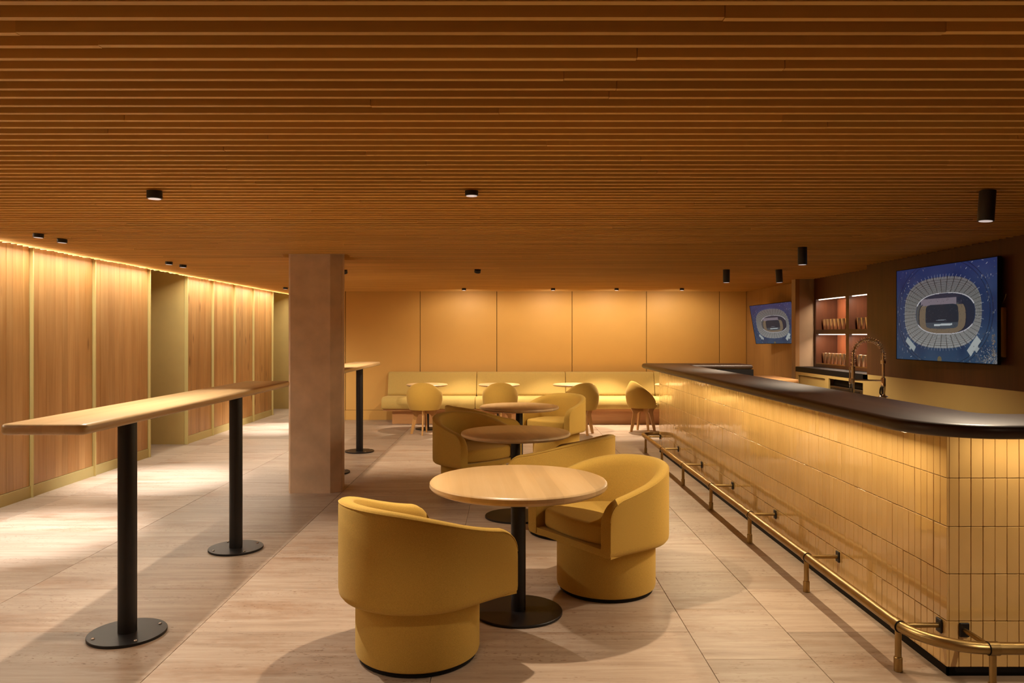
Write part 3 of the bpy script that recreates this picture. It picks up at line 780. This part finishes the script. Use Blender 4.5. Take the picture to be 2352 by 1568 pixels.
def high_table(y0, y1, poles, label):
    x0, x1, z = -2.16, -1.79, 1.17
    t = empty('high_table', (-1.972, (y0+y1)/2, 0), 0, label, 'table', 'long narrow standing tables')
    ox, oy_ = 1.972, -(y0+y1)/2
    MB().prism(rrect(x0+ox, x1+ox, y0+oy_, y1+oy_, .035), z-.046, z, .016, 4).build('tabletop', M['oaktop'], t, angle=50)
    for yp in poles:
        yy = yp+oy_
        MB().cyl(0, yy, .014, z-.054, .046, 28).build('pole', M['black'], t)
        d = MB().cyl(0, yy, 0, .015, .19, 48, .0015).build('base_plate', M['black'], t)
        for a in (40, 130, 220, 310):
            MB().lathe([(.0085, .015), (.0085, .018), (.005, .021), (0.0005, .0215)], 12, Matrix.Translation((.16*math.cos(R(a)), yy+.16*math.sin(R(a)), 0))).build('bolt', M['bolt'], d)
        MB().box(-.11, .14, yy-.04, yy+.04, z-.054, z-.0465).build('mounting_plate', M['black'], t, smooth=False)
high_table(3.20, 6.22, (3.92, 5.48), 'long narrow oak standing table on two black poles in front of the panelled left wall')
high_table(7.95, 10.60, (8.50, 10.03), 'narrow oak standing table behind the concrete column, only its right end showing')

# ================================================================== BARREL CHAIRS
def barrel_chair():
    t = empty('barrel_armchair', (0, 0, 0), 0, '', 'armchair', 'mustard barrel armchairs in the lounge')
    Ro, th, a, zb = .380, .080, .31, .31
    # path stations: (point, outward normal, x) along left arm -> back -> right arm
    st = []
    xsL = [a - v for v in (0, .003, .010, .022, .04, .065, .095, .13, .18, .24)]
    for x in xsL: st.append((Vector((x, Ro)), Vector((0, 1))))
    nb = 30
    for k in range(nb+1):
        an = math.pi/2 + math.pi*k/nb; d = Vector((math.cos(an), math.sin(an)))
        st.append((d*Ro, d))
    for x in xsL[::-1]: st.append((Vector((x, -Ro)), Vector((0, -1))))
    def ztop(x):
        u = (x + Ro)/(a - .05 + Ro); u = max(0, min(1, u)); s_ = u*u*(3-2*u)*.55 + u*.45
        z = .775 - .145*s_
        r = .105
        if x > a - r: q = (x-(a-r))/r; z -= r*(1-math.sqrt(max(0, 1-q*q)))
        return z
    rings = []; pip = []
    for p, n in st:
        z = ztop(p.x)
        prof = [(.05, zb), (.014, zb+.004), (.003, zb+.018), (0, zb+.04), (0, .45), (.0, z-.03), (.003, z-.012), (.012, z-.003), (.030, z), (.052, z-.004), (.070, z-.016), (th, z-.040), (th+.003, z-.07), (th, .42), (th, .345), (th, zb+.005)]
        rings.append([(p.x-n.x*o, p.y-n.y*o, zz) for o, zz in prof])
        pip.append((p.x-n.x*.002, p.y-n.y*.002, z-.012))
    MB().loft(rings).build('shell', M['fab'], t, angle=50)
    MB().tube(pip, .0028, 6).build('piping', M['fab'], t)
    # underside pan with straight front apron
    Ri = Ro - .05
    pan = [(a-.004, -Ro+.004), (a-.004, Ro-.004)] + [(Ri*math.cos(R(an)), Ri*math.sin(R(an))) for an in range(90, 271, 10)]
    MB().prism(pan, zb+.001, zb+.040).build('seat_apron', M['fab'], t, angle=40)
    Rc = Ro - th - .004
    cu = arc(0, 0, Rc, 90, 270, 20) + arc(.215, -Rc+.055, .055, -90, -15, 5) + [(.29, -.12), (.297, 0), (.29, .12)] + arc(.215, Rc-.055, .055, 15, 90, 5)
    MB().prism(cu, .352, .470, .028, 5).build('seat_cushion', M['fab'], t, angle=60)
    MB().lathe([(.20, .022), (.285, .022), (.296, .030), (.300, .045), (.300, .31)], 56).build('pedestal', M['fab'], t)
    MB().lathe([(.275, 0), (.282, .004), (.282, .022)], 48).build('swivel_ring', M['dark'], t)
    return t
ch = barrel_chair()
spots = [(-.441, 3.693, 43, 'mustard barrel armchair in the left foreground with its back turned to the viewer'),
         (.597, 4.648, 215, 'mustard barrel armchair right of the front table with seat cushion facing left'),
         (.455, 5.95, 148, 'mustard barrel armchair behind the front table, only its rounded back visible'),
         (-.36, 7.40, -48, 'mustard barrel armchair left of the shaded middle table with dark inner seat'),
         (.613, 9.75, 235, 'mustard barrel armchair right of the third round table below the banquette chairs'),
         (-.325, 8.42, 32, 'mustard barrel armchair left of the third round table, only its rim visible')]
for k, (x, y, a, lb) in enumerate(spots):
    o = ch if k == 0 else copy_tree(ch)
    o.location = (x, y, 0); o.rotation_euler = (0, 0, R(a)); o['label'] = lb

# ================================================================== TUB SIDE CHAIRS (wooden legs)
def tub_chair():
    t = empty('tub_dining_chair', (0, 0, 0), 0, '', 'chair', 'tub chairs with wooden legs at the banquette')
    zb = .385; rings = []
    na = 44
    def zt(phi):  # phi from back, 0..pi
        q = min(1, phi/R(122)); return .455 + .355*(1-q**2.3)**.85
    def rad(z, phi):
        u = (z-zb)/.42
        r = .212 + .062*math.sin(math.pi*min(1, max(0, u*.95+.05)))**.7 if u < .55 else .274 - .075*((u-.55)/.45)**1.6
        return r
    stn = []
    for k in range(na+1):
        phi = R(-128 + 256*k/na); z1 = zt(abs(phi)); ring = []
        d = Vector((-math.cos(phi), math.sin(phi)))
        wdt = 1.0
        for j in range(9):
            z = zb + (z1-.012-zb)*(j/8); r = rad(z, phi); ring.append((d.x*r, d.y*r*1.02, z))
        r = rad(z1, phi)
        ring.append((d.x*(r-.010), d.y*(r-.010), z1)); ring.append((d.x*(r-.024), d.y*(r-.024), z1-.001))
        for j in range(8, -1, -1):
            z = zb + .006 + (z1-.014-zb)*(j/8); r = rad(z, phi)-.036; ring.append((d.x*r, d.y*r*1.0, z))
        rings.append(ring)
    MB().loft(rings).build('shell', M['fab'], t, angle=50)
    MB().lathe([(.10, zb-.002), (.195, zb), (.205, zb+.01), (.205, zb+.03), (0, zb+.03)], 40).build('seat_pan', M['fab'], t)
    cu = [( .035 + .225*math.cos(R(a)) , .222*math.sin(R(a))) for a in range(0, 360, 10)]
    MB().prism([(x-.03, y) for x, y in cu], zb+.012, .475, .022, 4).build('seat_cushion', M['fab'], t, angle=60)
    # legs: tapered boards set radially
    out = [(.012, zb-.002), (.212, zb-.002), (.190, .345), (.172, .305), (.222, 0), (.186, 0), (.108, .285), (.09, .305), (.07, .315), (.012, .318)]
    for a in (3, 93, 183, 273):
        mt = Matrix.Rotation(R(a), 4, 'Z'); n = len(out)
        v_ = [mt @ Vector((r, s_*.011, z)) for s_ in (-1, 1) for r, z in out]
        f_ = [tuple(range(n)), tuple(range(n, 2*n))[::-1]] + [(i, (i+1) % n, n+(i+1) % n, n+i) for i in range(n)]
        MB().add(v_, f_).build('leg', M['oakleg'], t, smooth=False)
    return t
tc = tub_chair()
for k, (x, y, a, lb) in enumerate([(-1.31, 11.82, 84, 'mustard tub chair with wooden legs left of the lounge, back to the viewer'),
        (-.13, 11.86, 92, 'mustard tub chair behind the third round table, second from the left at the banquette'),
        (1.13, 11.80, 110, 'mustard tub chair turned slightly left behind the right lounge armchair'),
        (2.15, 12.12, 12, 'mustard tub chair in side view next to the bar end')]):
    o = tc if k == 0 else copy_tree(tc)
    o.location = (x, y, 0); o.rotation_euler = (0, 0, R(a)); o['label'] = lb

# ================================================================== BANQUETTE
bq = empty('banquette', (-2.16, YB, 0), 0, 'long mustard upholstered banquette on an oak plinth against the back wall', 'banquette')
ML = 1.59
def back_mesh(x0, x1):
    m_ = MB(); g = .004
    prof = [(-.235, .455), (-.255, .48), (-.245, .52), (-.16, .84), (-.145, .868), (-.12, .878), (-.02, .878), (-.004, .86), (-.004, .45), (-.20, .45)]
    e = [(x0+g, .018), (x0+g+.006, .006), (x0+g+.02, 0), (x1-g-.02, 0), (x1-g-.006, .006), (x1-g, .018)]
    cy0 = sum(p[0] for p in prof)/len(prof); cz0 = sum(p[1] for p in prof)/len(prof)
    return m_.loft([[(x, p[0]+(cy0-p[0])*o/.15, p[1]+(cz0-p[1])*o/.25) for p in prof] for x, o in e])
def seat_mesh(x0, x1):
    g = .003
    prof = [(-.78, .275), (-.80, .30), (-.805, .36), (-.795, .42), (-.765, .458), (-.72, .473), (-.60, .476), (-.24, .462), (-.05, .44), (-.05, .272)]
    e = [(x0+g, .02), (x0+g+.006, .007), (x0+g+.022, 0), (x1-g-.022, 0), (x1-g-.006, .007), (x1-g, .02)]
    return MB().loft([[(x, p[0]+(-.42-p[0])*o/.4, p[1]+(.37-p[1])*o/.12) for p in prof] for x, o in e])
for k in range(4):
    x0 = ML*k; x1 = ML*(k+1)
    back_mesh(x0, x1).build('backrest', M['fab2'], bq, angle=60)
    seat_mesh(x0 - (.02 if k == 0 else 0), x1).build('seat', M['fab2'], bq, angle=60)
MB().box(.0, ML*4, -.72, -.004, .235, .271).build('platform_board', M['oak'], bq, smooth=False)
MB().box(.14, ML*4, -.59, -.004, 0, .234).build('plinth', M['oak'], bq, smooth=False)
